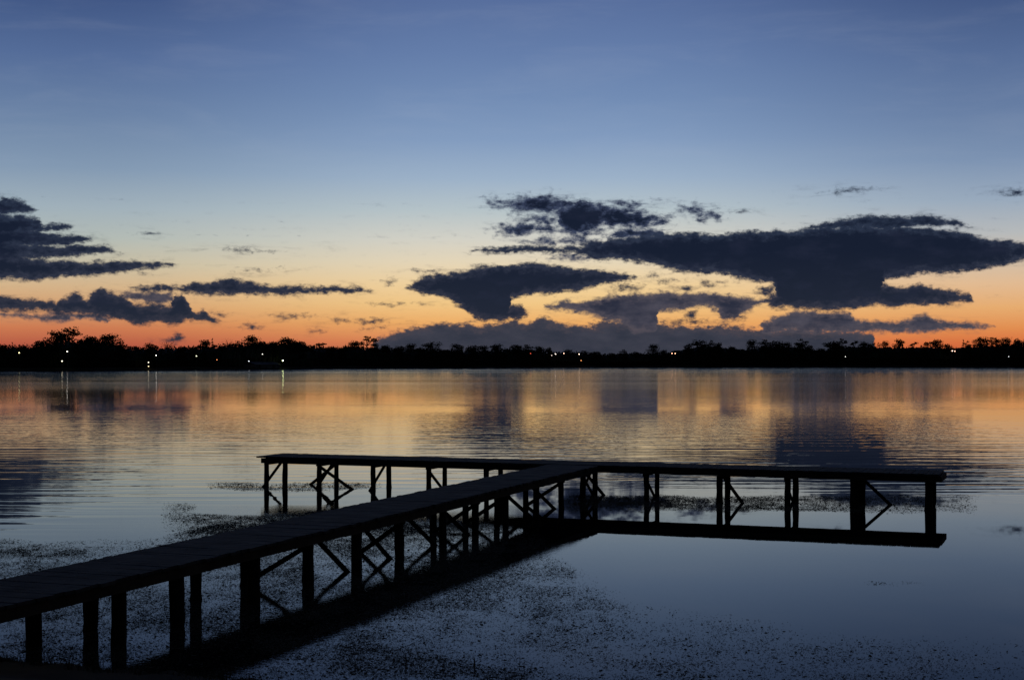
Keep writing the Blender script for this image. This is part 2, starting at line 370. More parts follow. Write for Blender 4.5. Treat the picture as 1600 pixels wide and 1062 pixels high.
nr = len(rows)
for i in range(len(xs) - 1):
    for k in range(nr - 1): Fc.append((i * nr + k, (i + 1) * nr + k, (i + 1) * nr + k + 1, i * nr + k + 1)[::-1])
tag(mesh_obj('ground', V, Fc, M_BANK, smooth=True), kind='structure')

# ------------------------------------------------------------------ far shore land
SH = [(-1600, 592), (-800, 586), (0, 579.6), (100, 578.9), (200, 578.3), (300, 577.6), (400, 576.9), (500, 575.6), (600, 575.0), (800, 574.4), (1000, 574.0), (1200, 573.6), (1600, 573.8), (2400, 576), (3200, 582)]
def shore_dist(xpx): return H * F / (float(np.interp(xpx, [a for a, _ in SH], [b_ for _, b_ in SH])) - YH)
def shore_pt(xpx, back=0.0):
    Y = shore_dist(xpx); d = Vector(((xpx - 800) / F, 1, 0)); p = d * Y
    return p + d.normalized() * back
V = []; Fc = []
backs = [-6, 0, 2, 12, 30, 60, 150, 500, 2000, 8000]; bh = [-1.5, -0.02, 0.6, 1.1, 1.4, 1.8, 2.2, 3, 4, 5]
cols = list(range(-1600, 3201, 20))
for xpx in cols:
    for k, (bk, hh) in enumerate(zip(backs, bh)):
        p = shore_pt(xpx, bk + (rs.uniform(-1.5, 1.5) if k < 3 else 0)); V.append((p.x, p.y, hh + (rs.uniform(-.2, .2) if 1 < k < 6 else 0)))
nb = len(backs)
for i in range(len(cols) - 1):
    for k in range(nb - 1): Fc.append((i * nb + k, (i + 1) * nb + k, (i + 1) * nb + k + 1, i * nb + k + 1))
tag(mesh_obj('terrain', V, Fc, M_LAND, smooth=True), kind='structure')

# ------------------------------------------------------------------ jetty
jet = empty('jetty', (0, 0, 0))
tag(jet, 'old T-shaped timber jetty with plank deck, round piles and cross braces in the lake', 'jetty')
rj = random.Random(5)
# walkway plan from its two deck edges as seen in the photo
def wl(x): return gp(x, 905 - 0.2105 * x, DECK)
def wr(x): return gp(x, 947.3 - 0.2351 * x, DECK)
pL0, pL1 = wl(100), wl(760); pR0, pR1 = wr(100), wr(880)
wd = ((pL1 - pL0).normalized() + (pR1 - pR0).normalized()); wd.z = 0; wd.normalize()
wn = Vector((wd.y, -wd.x, 0))                      # towards the right edge
offL = (wl(420) .dot(wn)); offR = (wr(500).dot(wn)); half = (offR - offL) / 2; cen = (offL + offR) / 2
C0 = wn * cen
# head plan
tN0, tN1 = gp(402, 712.5, DECK), gp(1472.5, 741, DECK)
td = (tN1 - tN0); td.z = 0; Lt = td.length; td.normalize(); tn = Vector((-td.y, td.x, 0))   # away from the camera
TW = 1.30
T0 = Vector((tN0.x, tN0.y, 0))
# where the walkway meets the near edge of the head
def isect(p, d, q0, e):
    t = ((q0.x - p.x) * e.y - (q0.y - p.y) * e.x) / (d.x * e.y - d.y * e.x); return t
t_end = isect(C0, wd, T0, td)
t_start = (13.0 - 3.5 - C0.y) / wd.y
def boards(name, p0, d, n, L, hw, t0, ztop, bw=0.14, gap=0.012, cut=None):
    mb = MB(); t = t0
    while t < L - bw * .7:
        w_ = bw + rj.uniform(-.006, .006)
        c = p0 + d * (t + w_ / 2)
        e0 = hw + rj.uniform(-0.015, 0.035); e1 = hw + rj.uniform(-0.015, 0.035)
        z = ztop - 0.02 + rj.uniform(-.002, .0025); tilt = rj.uniform(-.002, .002)
        a, b_ = c - n * e0, c + n * e1
        cc = (a + b_) / 2; hv = (b_ - a) / 2 + Vector((0, 0, tilt))
        mb.box((cc.x, cc.y, z), d * (w_ / 2), hv, Vector((0, 0, 0.019)))
        t += w_ + gap + rj.uniform(-.003, .004)
    return mb.build(name, M_DECK, jet)
boards('deck', C0, wd, wn, t_end - 0.1, half, t_start, DECK)
Tm = T0 + tn * (TW / 2)
boards('deck', Tm, td, tn, Lt, TW / 2, -0.02, DECK + 0.004)
UP = Vector((0, 0, 1))
# long edge beams under the deck
def edge_beam(a, b_, z, side, dep=0.125, wid=0.06, seg=6):
    mb = MB(); n = max(1, int((b_ - a).length / seg)); 
    for i in range(n):
        p = a.lerp(b_, i / n); r_ = a.lerp(b_, (i + 1) / n); dz0 = rj.uniform(-.006, .006)
        d = (r_ - p).normalized()
        p = p + d * 0.004; r_ = r_ - d * 0.004
        mb.beam((p.x, p.y, z + dz0), (r_.x, r_.y, z + rj.uniform(-.006, .006)), wid, dep, side)
    return mb.build('edge_beam', M_BEAM, jet)
zb = DECK - 0.04 - 0.068
A, B = C0 + wd * t_start, C0 + wd * (t_end - 0.06)
for s in (-1, 1): edge_beam(A + wn * s * (half - 0.05), B + wn * s * (half - 0.05), zb, wn)
edge_beam(A, B, zb + 0.01, wn, 0.11)
A, B = T0 + td * 0.09, T0 + td * (Lt - 0.012)
for s in (0.05, TW - 0.05): edge_beam(A + tn * s, B + tn * s, zb, tn)
edge_beam(A + tn * TW / 2, B + tn * TW / 2, zb + 0.01, tn, 0.11)

for t_, dd in ((0.12, .11), (Lt - .045, .125)):       # short end boards across the head
    a_, b_ = T0 + td * t_ + tn * .085, T0 + td * t_ + tn * (TW - .085)
    mb = MB(); mb.beam((a_.x, a_.y, zb), (b_.x, b_.y, zb), .05, dd, td); mb.build('end_board', M_BEAM, jet)

def pile(p, rad, lean=0.03, top=None):
    mb = MB(); lx, ly = rj.uniform(-lean, lean), rj.uniform(-lean, lean); top = top or DECK - 0.175
    zz = [-1.0, -0.3, 0.0, 0.08, 0.25, 0.42, top]
    pts = [(p.x + lx * (z - top), p.y + ly * (z - top), z) for z in zz]
    rr = [rad * (1.04 - 0.04 * i / 5) * rj.uniform(.93, 1.07) for i in range(len(zz))]
    mb.tube(pts, rr, 12, 0.16, rj); return mb.build('pile', M_PILE, jet, True)
def headstock(a, b_, z):
    mb = MB(); d = (b_ - a).normalized(); a2 = a - d * 0.05; b2 = b_ + d * 0.05
    mb.beam((a2.x, a2.y, z), (b2.x, b2.y, z), 0.09, 0.05, Vector((d.y, -d.x, 0)))
    return mb.build('crossbeam', M_BEAM, jet)
def brace(a, za, b_, zb_, wid=0.032, dep=0.072, off=0.0):
    mb = MB(); d = (b_ - a); d.z = 0; d.normalize(); s = Vector((d.y, -d.x, 0)); a = a + s * off; b_ = b_ + s * off
    A = Vector((a.x, a.y, za)); B = Vector((b_.x, b_.y, zb_)); D = (B - A).normalized()
    B = B + D * 0.35                                   # goes on below the water
    mb.beam(A, B, wid, dep, s); return mb.build('brace', M_BRACE, jet)

inset = 0.17
pr = C0 + wn * (half - inset); pl = C0 - wn * (half - inset)
ZC = DECK - 0.04 - 0.136 - 0.02
bents = [(186, 52, .090, .090), (276, 142, .092, .092), (397, 306, .085, .078), (481, 384, .085, .085), (557, 483, .085, .07), (623, 559, .080, .07), (692, 624, .066, .066),
         (743, 678, .064, .064), (790, 728, .064, .064), (838, 776, .066, .064), (876, 821, .062, .060)]
BP = []
for xr, xl, rr, rl in bents:
    a = on_line(xr, pr, wd); b_ = on_line(xl, pl, wd)
    pile(a, rr); pile(b_, rl); headstock(b_, a, ZC); BP.append((a, b_))
for t in (t_start + 0.6, t_start + 2.2):
    pile(pr + wd * t, .09); pile(pl + wd * t, .09); headstock(pl + wd * t, pr + wd * t, ZC)
def over(a, b_, k): return a + (b_ - a) * k
for i, kinds in {3: 'a', 4: 'b', 5: 'ab', 6: 'b', 7: 'ab', 8: 'a', 9: 'b', 10: 'ab'}.items():
    a, b_ = BP[i]; o = 0.10
    if 'a' in kinds: brace(over(a, b_, -.03), 0.60, over(a, b_, 1.02), 0.02, off=o)      # from the right pile's top to the left pile's foot
    if 'b' in kinds: brace(over(b_, a, .04), 0.60, over(b_, a, .86), 0.02, off=o)
# piles of the head
pn = T0 + tn * inset; pf = T0 + tn * (TW - inset)
heads = [(416.5, 445.7, .066, .068), (499, 525.7, .066, .060), (583, 607.5, .062, .066), (670, 695, .062, .058), (760, 782, .062, .062), (911, 930, .068, .066),
         (1010, 1026.7, .062, .055), (1124.5, 1137, .074, .066), (1231, 1243, .070, .070), (1334.5, 1346, .085, .09), (1451.5, 1456.5, .080, .090)]
HP = []
for xn, xf, rn, rf in heads:
    a = on_line(xn, pn, td); b_ = on_line(xf, pf, td); pile(a, rn, 0.015); pile(b_, rf, 0.015); headstock(a, b_, ZC); HP.append((a, b_))
for i, kinds in {0: 'f', 1: 'f', 2: 'f', 3: 'n', 5: 'fn', 6: 'n', 8: 'n', 10: 'f'}.items():
    a, b_ = HP[i]
    if 'f' in kinds: brace(over(b_, a, .02), 0.60, over(b_, a, 1.0), 0.02, off=0.075)
    if 'n' in kinds: brace(over(a, b_, .02), 0.60, over(a, b_, 1.0), 0.02, off=-0.075)
for row, xa, xb in (('n', 492, 546), ('f', 526, 484), ('n', 1128, 1158), ('f', 1346, 1391), ('f', 912, 944)):
    p = pn if row == 'n' else pf
    brace(on_line(xa, p, td), 0.60, on_line(xb, p, td), 0.015, off=-0.09 if row == 'n' else 0.09)

# ------------------------------------------------------------------ floating weeds (nobody could count them)
rng = np.random.default_rng(4)
def vnoise(x, y, seed):
    """cheap value noise"""
    r2 = np.random.default_rng(seed); T = r2.random((256, 256)).astype(np.float32)
    xi = np.floor(x).astype(int); yi = np.floor(y).astype(int); fx = x - xi; fy = y - yi; fx = fx * fx * (3 - 2 * fx); fy = fy * fy * (3 - 2 * fy)
    a = T[xi % 256, yi % 256]; b_ = T[(xi + 1) % 256, yi % 256]; c = T[xi % 256, (yi + 1) % 256]; d = T[(xi + 1) % 256, (yi + 1) % 256]
    return a * (1 - fx) * (1 - fy) + b_ * fx * (1 - fy) + c * (1 - fx) * fy + d * fx * fy
def project(X, Y): return 800 + F * X / Y, YH + F * H / Y
def soft(x, y, y0, y1, x0, x1, ex, eyy):
    """1 inside the patch, fading over ex / eyy photo pixels"""
    def up(v, e, w_): return np.clip((v - e) / w_, 0, 1)
    return up(x, x0, ex) * up(-x, -x1, ex) * up(y, y0, eyy) * up(-y, -y1, eyy)
def weed_density(X, Y):
    x, y = project(X, Y)
    n1 = vnoise(X * 1.1, Y * 0.9, 1); n2 = vnoise(X * 4, Y * 2.5, 2); n3 = vnoise(X * .35, Y * .3, 3)
    wig = (n1 - .5) * 26 + (n3 - .5) * 40
    yy = y + wig * 0.5
    # the big mat left of and under the walkway
    lim = np.interp(x, [-400, 0, 250, 330, 600, 700, 850, 900, 1000, 1200, 1400, 1600, 2000], [838, 838, 842, 800, 800, 800, 838, 880, 935, 962, 985, 990, 980])
    mat_ = np.clip((yy - lim) / 22, 0, 1)
    thick = np.interp(x, [0, 600, 850, 1000, 1600], [2.0, 2.0, 1.5, 0.7, 0.42])
    d = mat_ * thick * np.where(x < 900, 1, np.clip((yy - lim) / 60, 0.25, 1))
    # separate rafts
    d = np.maximum(d, soft(x, yy, 794, 832, 250, 640, 70, 6) * np.interp(x, [260, 400, 640], [.9, 1.5, 1.8]))
    d = np.maximum(d, soft(x, y + wig * .15, 754, 768, 320, 600, 50, 4) * 1.1)
    d = np.maximum(d, soft(x, y + wig * .25, 771, 800, 880, 1530, 25, 7) * np.interp(x, [900, 1300, 1500], [1.5, 1.1, .35]))
    d = np.maximum(d, soft(x, y + wig * .15, 908, 916, 1350, 1450, 30, 3) * 0.5)
    for cx, cy, rx, ry, k_ in ((641, 838, 14, 5, 2), (110, 1002, 70, 9, 2.4), (190, 1016, 60, 8, 2), (40, 1012, 60, 10, 2.4), (250, 1030, 60, 8, 2), (920, 1043, 14, 5, 1.6), (1118, 1020, 13, 5, 1.6), (790, 985, 22, 4, 1.5), (1190, 1043, 20, 4, 1.5), (990, 1035, 16, 4, 1.3)):
        d = np.maximum(d, k_ * np.clip(1.6 * (1 - np.hypot((x - cx) / rx, (y + wig * .1 - cy) / ry)), 0, 1))
    lane = np.clip((vnoise(X * .9 + Y * .25, Y * .55, 7) - .22) * 3.2, 0.55, 1) * np.clip((vnoise(X * 2.3, Y * 1.3, 8) - .12) * 2.6, 0.5, 1)
    lane = np.where(y < 832, np.maximum(lane, .7), lane)
    return d * np.clip(0.25 + 1.5 * n2, 0, 1) * np.clip(.35 + n1 * 1.05, 0, 1) * lane
NW = 4200000
Xc = rng.uniform(-16, 16, NW); Yc = 14.2 + rng.beta(1.0, 1.7, NW) * 26
Xc[:1200000] = rng.uniform(-14, 14, 1200000); Yc[:1200000] = rng.uniform(27, 41, 1200000)
dens = weed_density(Xc, Yc)
keep = (rng.random(NW) < dens * 0.62) & (np.abs(Xc / Yc) < 0.42)
Xc, Yc = Xc[keep], Yc[keep]; K = len(Xc)
size = rng.uniform(0.004, 0.014, K) * (1 + 1.4 * (rng.random(K) < .05)) * np.interp(Yc, [20, 34], [1, 1.5]); asp = rng.uniform(0.25, 0.8, K); ang = rng.uniform(0, math.pi, K)
ca, sa = np.cos(ang), np.sin(ang)
tilt = rng.uniform(0.0, 0.7, K) * size * (rng.random(K) < .4)
qv = np.empty((K, 4, 3), np.float32)
for j, (u_, v_) in enumerate(((-1, -.2), (-.1, -1), (1, .15), (.1, 1))):
    uu, vv = u_ * size, v_ * size * asp
    qv[:, j, 0] = Xc + uu * ca - vv * sa; qv[:, j, 1] = Yc + uu * sa + vv * ca
    qv[:, j, 2] = 0.003 + (tilt * (1 if u_ > 0.5 else 0.15 if abs(u_) < .5 else 0))
me = bpy.data.meshes.new('water_weeds')
me.vertices.add(K * 4); me.vertices.foreach_set('co', qv.ravel())
me.loops.add(K * 4); me.loops.foreach_set('vertex_index', np.arange(K * 4, dtype=np.int32))
me.polygons.add(K); me.polygons.foreach_set('loop_start', np.arange(0, K * 4, 4, dtype=np.int32))
me.update(calc_edges=True); me.validate(); me.materials.append(M_WEED)
wo = bpy.data.objects.new('water_weeds', me); COL.objects.link(wo)
tag(wo, 'dark floating weeds scattered in mats over the calm water around the jetty', 'water weeds', kind='stuff')
print('weeds', K)

gv, gf = [], []
for i in range(9000):                                    # rough grass on the near bank
    x = rs.uniform(-11, 1); sY = near_shore(x); y = sY - rs.random() ** 2 * 2.2 + .06; hh = rs.uniform(.015, .07) * (1 + 1.2 * (rs.random() < .1))
    a = rs.uniform(0, 6.28); c_, s_ = math.cos(a) * .004, math.sin(a) * .004; z = .0 if y > sY else min(.12, (sY - y) * .25); k = len(gv); lx, ly = rs.uniform(-.6, .6) * hh, rs.uniform(-.6, .6) * hh
    gv += [(x - c_, y - s_, z - .03), (x + c_, y + s_, z - .03), (x + lx * .5 + c_, y + ly * .5 + s_, z + hh * .6), (x + lx * .5 - c_, y + ly * .5 - s_, z + hh * .6), (x + lx, y + ly, z + hh)]
    gf += [(k, k + 1, k + 2, k + 3), (k + 3, k + 2, k + 4)]
tag(mesh_obj('grass', gv, gf, M_WEED), 'short rough grass on the dark bank at the bottom left corner', 'grass', kind='stuff')
def reed(x, y, hh, lab):
    p = gp(x, y); mb = MB(); 
    mb.tube([(0, 0, -.1), (0.004, 0, hh * .5), (-.003, .002, hh)], [.008, .007, .004], 6)
    mb.tube([(0, 0, hh * .35), (.03, 0, hh * .55)], [.004, .002], 5); mb.tube([(0, 0, hh * .6), (-.02, .01, hh * .8)], [.004, .002], 5)
    o = mb.build('reed_stem', M_WEED); o.location = p; tag(o, lab, 'reed', 'broken reed stems at the bottom of the lake')
reed(634, 1037, .095, 'broken reed stem standing in the weeds, left of the two')
reed(741, 1040, .10, 'broken reed stem standing in the weeds, right of the two')

# ------------------------------------------------------------------ trees
def crown_mesh(lobes, n, size, seed, name):
    """leaf clumps scattered through ellipsoid lobes; z up, unit tree height 1"""
    r_ = random.Random(seed); vs, fs = [], []
    tot = sum(l[3] * l[3] * l[4] for l in lobes)
    for (cx, cy, cz, rx, rz) in lobes:
        k = max(30, int(n * rx * rx * rz / tot))
        bumps = [(r_.uniform(-1, 1), r_.uniform(-1, 1), r_.uniform(-.6, 1), r_.uniform(.10, .28)) for _ in range(7)]
        for _ in range(k):
            d = Vector((r_.gauss(0, 1), r_.gauss(0, 1), r_.gauss(0, 1))).normalized()
            rad = r_.random() ** 0.33
            bump = 0.78 + sum(b4[3] for b4 in bumps if d.dot(Vector(b4[:3]).normalized()) > .72)
            p = Vector((cx + d.x * rx * rad * bump, cy + d.y * rx * rad * bump, cz + max(d.z, -.45) * rz * rad * bump))
            s = size * r_.uniform(.45, 1.25)
            a = Vector((r_.gauss(0, 1), r_.gauss(0, 1), r_.gauss(0, .6))).normalized(); b_ = a.orthogonal().normalized(); c = a.cross(b_)
            th = r_.uniform(0, 6.28); u = b_ * math.cos(th) + c * math.sin(th); v = a.cross(u); i0 = len(vs)
            vs += [p - u * s, p - v * s * .7, p + u * s, p + v * s * r_.uniform(.4, .9)]; fs.append((i0, i0 + 1, i0 + 2, i0 + 3))
    me = bpy.data.meshes.new(name); me.from_pydata([tuple(v) for v in vs], [], fs); me.update(); me.materials.append(M_LEAF); return me
def trunk_mesh(branches, name):
    mb = MB()
    for pts, rr in branches: mb.tube(pts, rr, 6, 0.1)
    me = bpy.data.meshes.new(name); me.from_pydata([tuple(v) for v in mb.v], [], mb.f); me.update(); me.materials.append(M_BARK); return me
def proto(kind, seed):
    r_ = random.Random(seed * 31 + 7); lobes = []; br = []
    base = [(0, 0, -.03), (r_.uniform(-.02, .02), 0, .35), (r_.uniform(-.03, .03), 0, .62)]
    br.append((base, [.028, .02, .014])); top = base[-1]
    if kind == 'umbrella':                      # flat-topped, clumped crown on open limbs
        for i in range(7):
            a = i * 2.4 + r_.uniform(-.4, .4); d = r_.uniform(.06, .26); z = .93 - d * d * 2.2 - r_.uniform(0, .12)
            x, y = d * math.cos(a), d * math.sin(a); lobes.append((x, y, z, r_.uniform(.12, .18), r_.uniform(.05, .09)))
            br.append(([top, (x * .6, y * .6, (top[2] + z) / 2 + .02), (x, y, z)], [.012, .009, .004]))
        lobes.append((0, 0, .92, .18, .08)); lobes.append((r_.uniform(-.1, .1), 0, .74, .22, .13)); lobes.append((r_.uniform(-.15, .15), .1, .55, .26, .2)); lobes.append((r_.uniform(-.15, .15), -.1, .34, .3, .2)); n = 2300; s = .023
    elif kind == 'airy':                        # sparse wiry crown, sky shows through
        for i in range(9):
            a = i * 2.4 + r_.uniform(-.4, .4); d = r_.uniform(.08, .28); z = .95 - d * d * 2.5 - r_.uniform(0, .2)
            x, y = d * math.cos(a), d * math.sin(a); lobes.append((x, y, z, r_.uniform(.07, .12), r_.uniform(.025, .05)))
            br.append(([top, (x * .5, y * .5, (top[2] + z) / 2 + .04), (x, y, z)], [.010, .007, .003]))
        n = 560; s = .022
    elif kind == 'round':
        for i in range(9):
            a = i * 2.4; d = r_.uniform(.05, .24); z = r_.uniform(.5, .86)
            x, y = d * math.cos(a), d * math.sin(a); lobes.append((x, y, z, r_.uniform(.13, .2), r_.uniform(.09, .14)))
            br.append(([top, (x, y, z)], [.01, .004]))
        lobes.append((0, 0, .86, .16, .12)); lobes.append((0, 0, .4, .25, .2)); n = 2000; s = .026
    elif kind == 'conifer':
        for i in range(9):
            z = .2 + i * .09; w_ = .20 * (1 - z) + .02; lobes.append((r_.uniform(-.02, .02), 0, z, w_ * r_.uniform(.8, 1.2), .05))
        br.append(([(0, 0, .3), (0, 0, .98)], [.015, .003])); n = 1000; s = .022
    elif kind == 'bare':
        n = 130; s = .010
        for i in range(26):
            a = r_.uniform(0, 6.28); d = r_.uniform(.05, .3); z = r_.uniform(.7, .99); x, y = d * math.cos(a), d * math.sin(a)
            br.append(([top, (x * .4, y * .4, (.62 + z) / 2 + .03), (x * .8, y * .8, z - .05), (x, y, z)], [.009, .006, .004, .002]))
        lobes.append((0, 0, .8, .3, .18))
    elif kind == 'clumped':                     # several billowing heads of different height
        for i in range(6):
            a = i * 2.4; d = r_.uniform(.04, .25); z = r_.uniform(.62, .9)
            x, y = d * math.cos(a), d * math.sin(a); lobes.append((x, y, z, r_.uniform(.09, .16), r_.uniform(.06, .10)))
            br.append(([top, (x, y, z)], [.011, .004]))
        lobes.append((0.02, 0, .92, .10, .07)); lobes.append((0, 0, .58, .25, .2)); lobes.append((0, 0, .34, .28, .2)); n = 2300; s = .023
    return crown_mesh(lobes, n, s, seed, kind + '_crown'), trunk_mesh(br, kind + '_trunk')
PRO = {k: [proto(k, i + 1) for i in range(c)] for k, c in (('umbrella', 5), ('airy', 3), ('round', 5), ('conifer', 2), ('bare', 2), ('clumped', 4))}
WID = {'umbrella': .56, 'airy': .52, 'round': .60, 'conifer': .30, 'bare': .50, 'clumped': .54}
TREES = [  # photo column, top row, width in pixels, kind
 (-24, 530, 26, 'clumped'), (3, 537, 20, 'round'), (19, 533, 9, 'conifer'), (38, 538, 20, 'round'), (62, 530, 24, 'round'), (88, 516, 30, 'umbrella'), (107, 511, 30, 'umbrella'), (122, 531, 22, 'clumped'),
 (143, 523, 30, 'round'), (172, 521, 36, 'umbrella'), (190, 535, 20, 'round'), (212, 539, 16, 'round'), (235, 535, 24, 'clumped'), (262, 530, 26, 'bare'), (286, 539, 18, 'round'), (303, 539, 14, 'round'),
 (320, 530, 24, 'umbrella'), (332, 527, 11, 'conifer'), (345, 538, 12, 'round'), (357, 528, 22, 'bare'), (373, 531, 18, 'clumped'), (393, 523, 26, 'umbrella'), (411, 532, 16, 'round'), (428, 531, 18, 'round'),
 (448, 526, 28, 'umbrella'), (468, 531, 30, 'round'), (484, 538, 16, 'clumped'), (499, 531, 22, 'airy'), (516, 540, 18, 'round'), (536, 541, 16, 'round'), (554, 532, 24, 'umbrella'), (574, 522, 24, 'airy'),
 (586, 532, 16, 'clumped'), (601, 538, 20, 'round'), (625, 539, 20, 'round'), (644, 536, 18, 'umbrella'), (658, 541, 14, 'round'), (675, 533, 28, 'clumped'), (697, 545, 16, 'round'), (714, 536, 24, 'clumped'),
 (740, 538, 22, 'round'), (757, 539, 15, 'umbrella'), (776, 537, 22, 'umbrella'), (789, 542, 14, 'airy'), (805, 537, 20, 'round'), (821, 537, 22, 'clumped'), (841, 539, 19, 'round'), (859, 541, 11, 'round'),
 (887, 545, 16, 'umbrella'), (910, 546, 16, 'airy'), (932, 548, 18, 'round'), (955, 550, 14, 'round'), (975, 545, 16, 'clumped'), (993, 548, 16, 'round'), (1020, 537, 16, 'umbrella'), (1038, 545, 16, 'round'), (1056, 546, 14, 'round'),
 (1076, 536, 16, 'clumped'), (1095, 531, 26, 'umbrella'), (1111, 530, 15, 'clumped'), (1124, 533, 15, 'round'), (1145, 540, 16, 'round'), (1160, 544, 14, 'round'), (1176, 530, 17, 'umbrella'), (1197, 529, 20, 'clumped'),
 (1212, 531, 22, 'round'), (1231, 533, 12, 'umbrella'), (1250, 528, 19, 'clumped'), (1265, 537, 14, 'round'), (1284, 543, 16, 'round'), (1306, 531, 26, 'round'), (1315, 526, 11, 'airy'), (1335, 528, 12, 'airy'), (1350, 533, 14, 'umbrella'),
 (1366, 534, 14, 'clumped'), (1382, 532, 10, 'umbrella'), (1405, 529, 14, 'umbrella'), (1427, 530, 11, 'airy'), (1446, 533, 11, 'clumped'), (1463, 530, 18, 'umbrella'), (1480, 535, 13, 'round'), (1505, 529, 8, 'conifer'),
 (1513, 531, 10, 'clumped'), (1532, 526, 20, 'umbrella'), (1550, 524, 17, 'airy'), (1559, 529, 12, 'clumped'), (1573, 526, 15, 'umbrella'), (1588, 527, 13, 'round'), (1602, 530, 16, 'clumped'), (1622, 528, 20, 'umbrella')]
DESC = {'umbrella': 'flat-topped tree', 'airy': 'thin wiry-crowned tree', 'round': 'round bushy tree', 'conifer': 'narrow pointed conifer', 'bare': 'leafless fine-twigged tree', 'clumped': 'lumpy many-headed tree'}
MARKS = [(107, 'the tallest flat-topped tree at the left'), (442, 'the brightest shore lamp'), (574, 'the tall airy tree above the low sunset'), (893, 'the group of lamps at mid shore'),
         (1052, 'the pair of orange lamps'), (1321, 'the lone white lamp on the right'), (1490, 'the pink twin lamp on the right')]
ORD = ['', 'first', 'second', 'third', 'fourth', 'fifth', 'sixth', 'seventh', 'eighth', 'ninth', 'tenth', 'eleventh', 'twelfth', 'thirteenth']
seen_lab = {}
rt = random.Random(9)
order = sorted(t[0] for t in TREES)
GRP = 'trees along the far shore'
for x, ty, w_, kind in TREES:
    back = rt.uniform(8, 26) if kind in ('umbrella', 'airy', 'conifer', 'bare') else rt.uniform(5, 18)
    p = shore_pt(x, back); gz = 1.0
    dist = p.y; top_h = H + (YH - ty) * dist / F; hh = top_h - gz; ww = w_ * dist / F
    cm, tm = rt.choice(PRO[kind])
    t = empty('tree', (p.x, p.y, gz)); sx = ww / WID[kind] * (1.18 if x < 1200 else 1.42) * (1.0 if kind not in ('conifer', 'bare') else .85)
    # (the crown keeps its outline; trees that show only a small head stand on a long stem)
    t.scale = (sx, sx, hh); t.rotation_euler = (0, 0, rt.uniform(-.5, .5) + (math.pi if rt.random() < .5 else 0))
    c = bpy.data.objects.new('crown', cm); COL.objects.link(c); c.parent = t
    k = bpy.data.objects.new('trunk', tm); COL.objects.link(k); k.parent = t
    if abs(x - 107) < 1: lab = 'tallest tree of the far shore, flat-topped, right one of the high pair'
    elif abs(x - 88) < 1: lab = 'tall flat-topped tree, left one of the high pair on the far shore'
    elif abs(x - 574) < 1: lab = 'tall airy umbrella tree standing alone above the low sunset glow'
    else:
        mx, mn = min(MARKS, key=lambda m_: abs(m_[0] - x)); side = 'right' if x > mx else 'left'
        cnt = sum(1 for o_ in order if (mx < o_ <= x if side == 'right' else x <= o_ < mx))
        lab = '%s, %s one %s of %s' % (DESC[kind], ORD[cnt], side, mn)
    tag(t, lab, 'tree', GRP)

# the unbroken wood behind and between them
WOOD = [(-1500, 530), (-700, 530), (-200, 535), (0, 542), (50, 541), (90, 533), (150, 533), (185, 538), (205, 544), (225, 545), (260, 544), (320, 543), (360, 539), (400, 537), (450, 536), (480, 540), (510, 544), (550, 542), (600, 546), (650, 547), (700, 548),
        (750, 549), (800, 546), (850, 549), (870, 551), (900, 552), (950, 555), (1000, 553), (1050, 552), (1090, 543), (1130, 545), (1165, 548), (1200, 543), (1240, 544), (1270, 548), (1290, 549), (1310, 543), (1350, 543), (1370, 545), (1450, 544),
        (1480, 546), (1520, 543), (1560, 542), (1600, 541), (2000, 538), (2800, 525), (3200, 525)]
rw = random.Random(21); vs, fs = [], []
def wood_top(x): return float(np.interp(x, [a for a, _ in WOOD], [b_ for _, b_ in WOOD]))
prof = [(0.0, 0.0), (-2.0, 0.45), (1, .8), (5, .93), (14, 1.0), (26, .85), (34, 0)]
colx = np.concatenate([np.arange(-1500, -100, 14.0), np.arange(-100, 1700, 2.6), np.arange(1700, 3200, 14.0)])
for x in colx:
    bk = 12 + 3 * math.sin(x * .05)
    for j, (o_, hfac) in enumerate(prof):
        p = shore_pt(x, bk + o_ + rw.uniform(-1, 1)); top = H + (YH - wood_top(x) + (1.5 if x < 1050 else 3.5) - rw.uniform(-1, 1.6)) * p.y / F
        vs.append((p.x, p.y, (top - 0.8) * hfac * rw.uniform(.93, 1.03) + .3))
npf = len(prof)
for i in range(len(colx) - 1):
    for j in range(npf - 1): fs.append((i * npf + j, (i + 1) * npf + j, (i + 1) * npf + j + 1, i * npf + j + 1))
for _ in range(26000):                                   # leaf clumps that break its outline and its face
    x = rw.uniform(-150, 1750); 
    p = shore_pt(x, rw.uniform(8, 30)); top = H + (YH - wood_top(x)) * p.y / F
    z = top * (1 - rw.random() ** 2 * .9) + rw.gauss(0, .35) + .2 * math.sin(x * .9); s = rw.uniform(.18, .55) * p.y / 650
    a = Vector((rw.gauss(0, 1), rw.gauss(0, 1), rw.gauss(0, 1))).normalized(); u = a.orthogonal().normalized(); v = a.cross(u); i0 = len(vs); q_ = Vector((p.x, p.y, z))
    vs += [q_ - u * s, q_ - v * s, q_ + u * s * .8, q_ + v * s]; fs.append((i0, i0 + 1, i0 + 2, i0 + 3))
tag(mesh_obj('woods', vs, fs, M_LEAF), 'dark unbroken wood along the whole far shore of the lake', 'woods', kind='stuff')

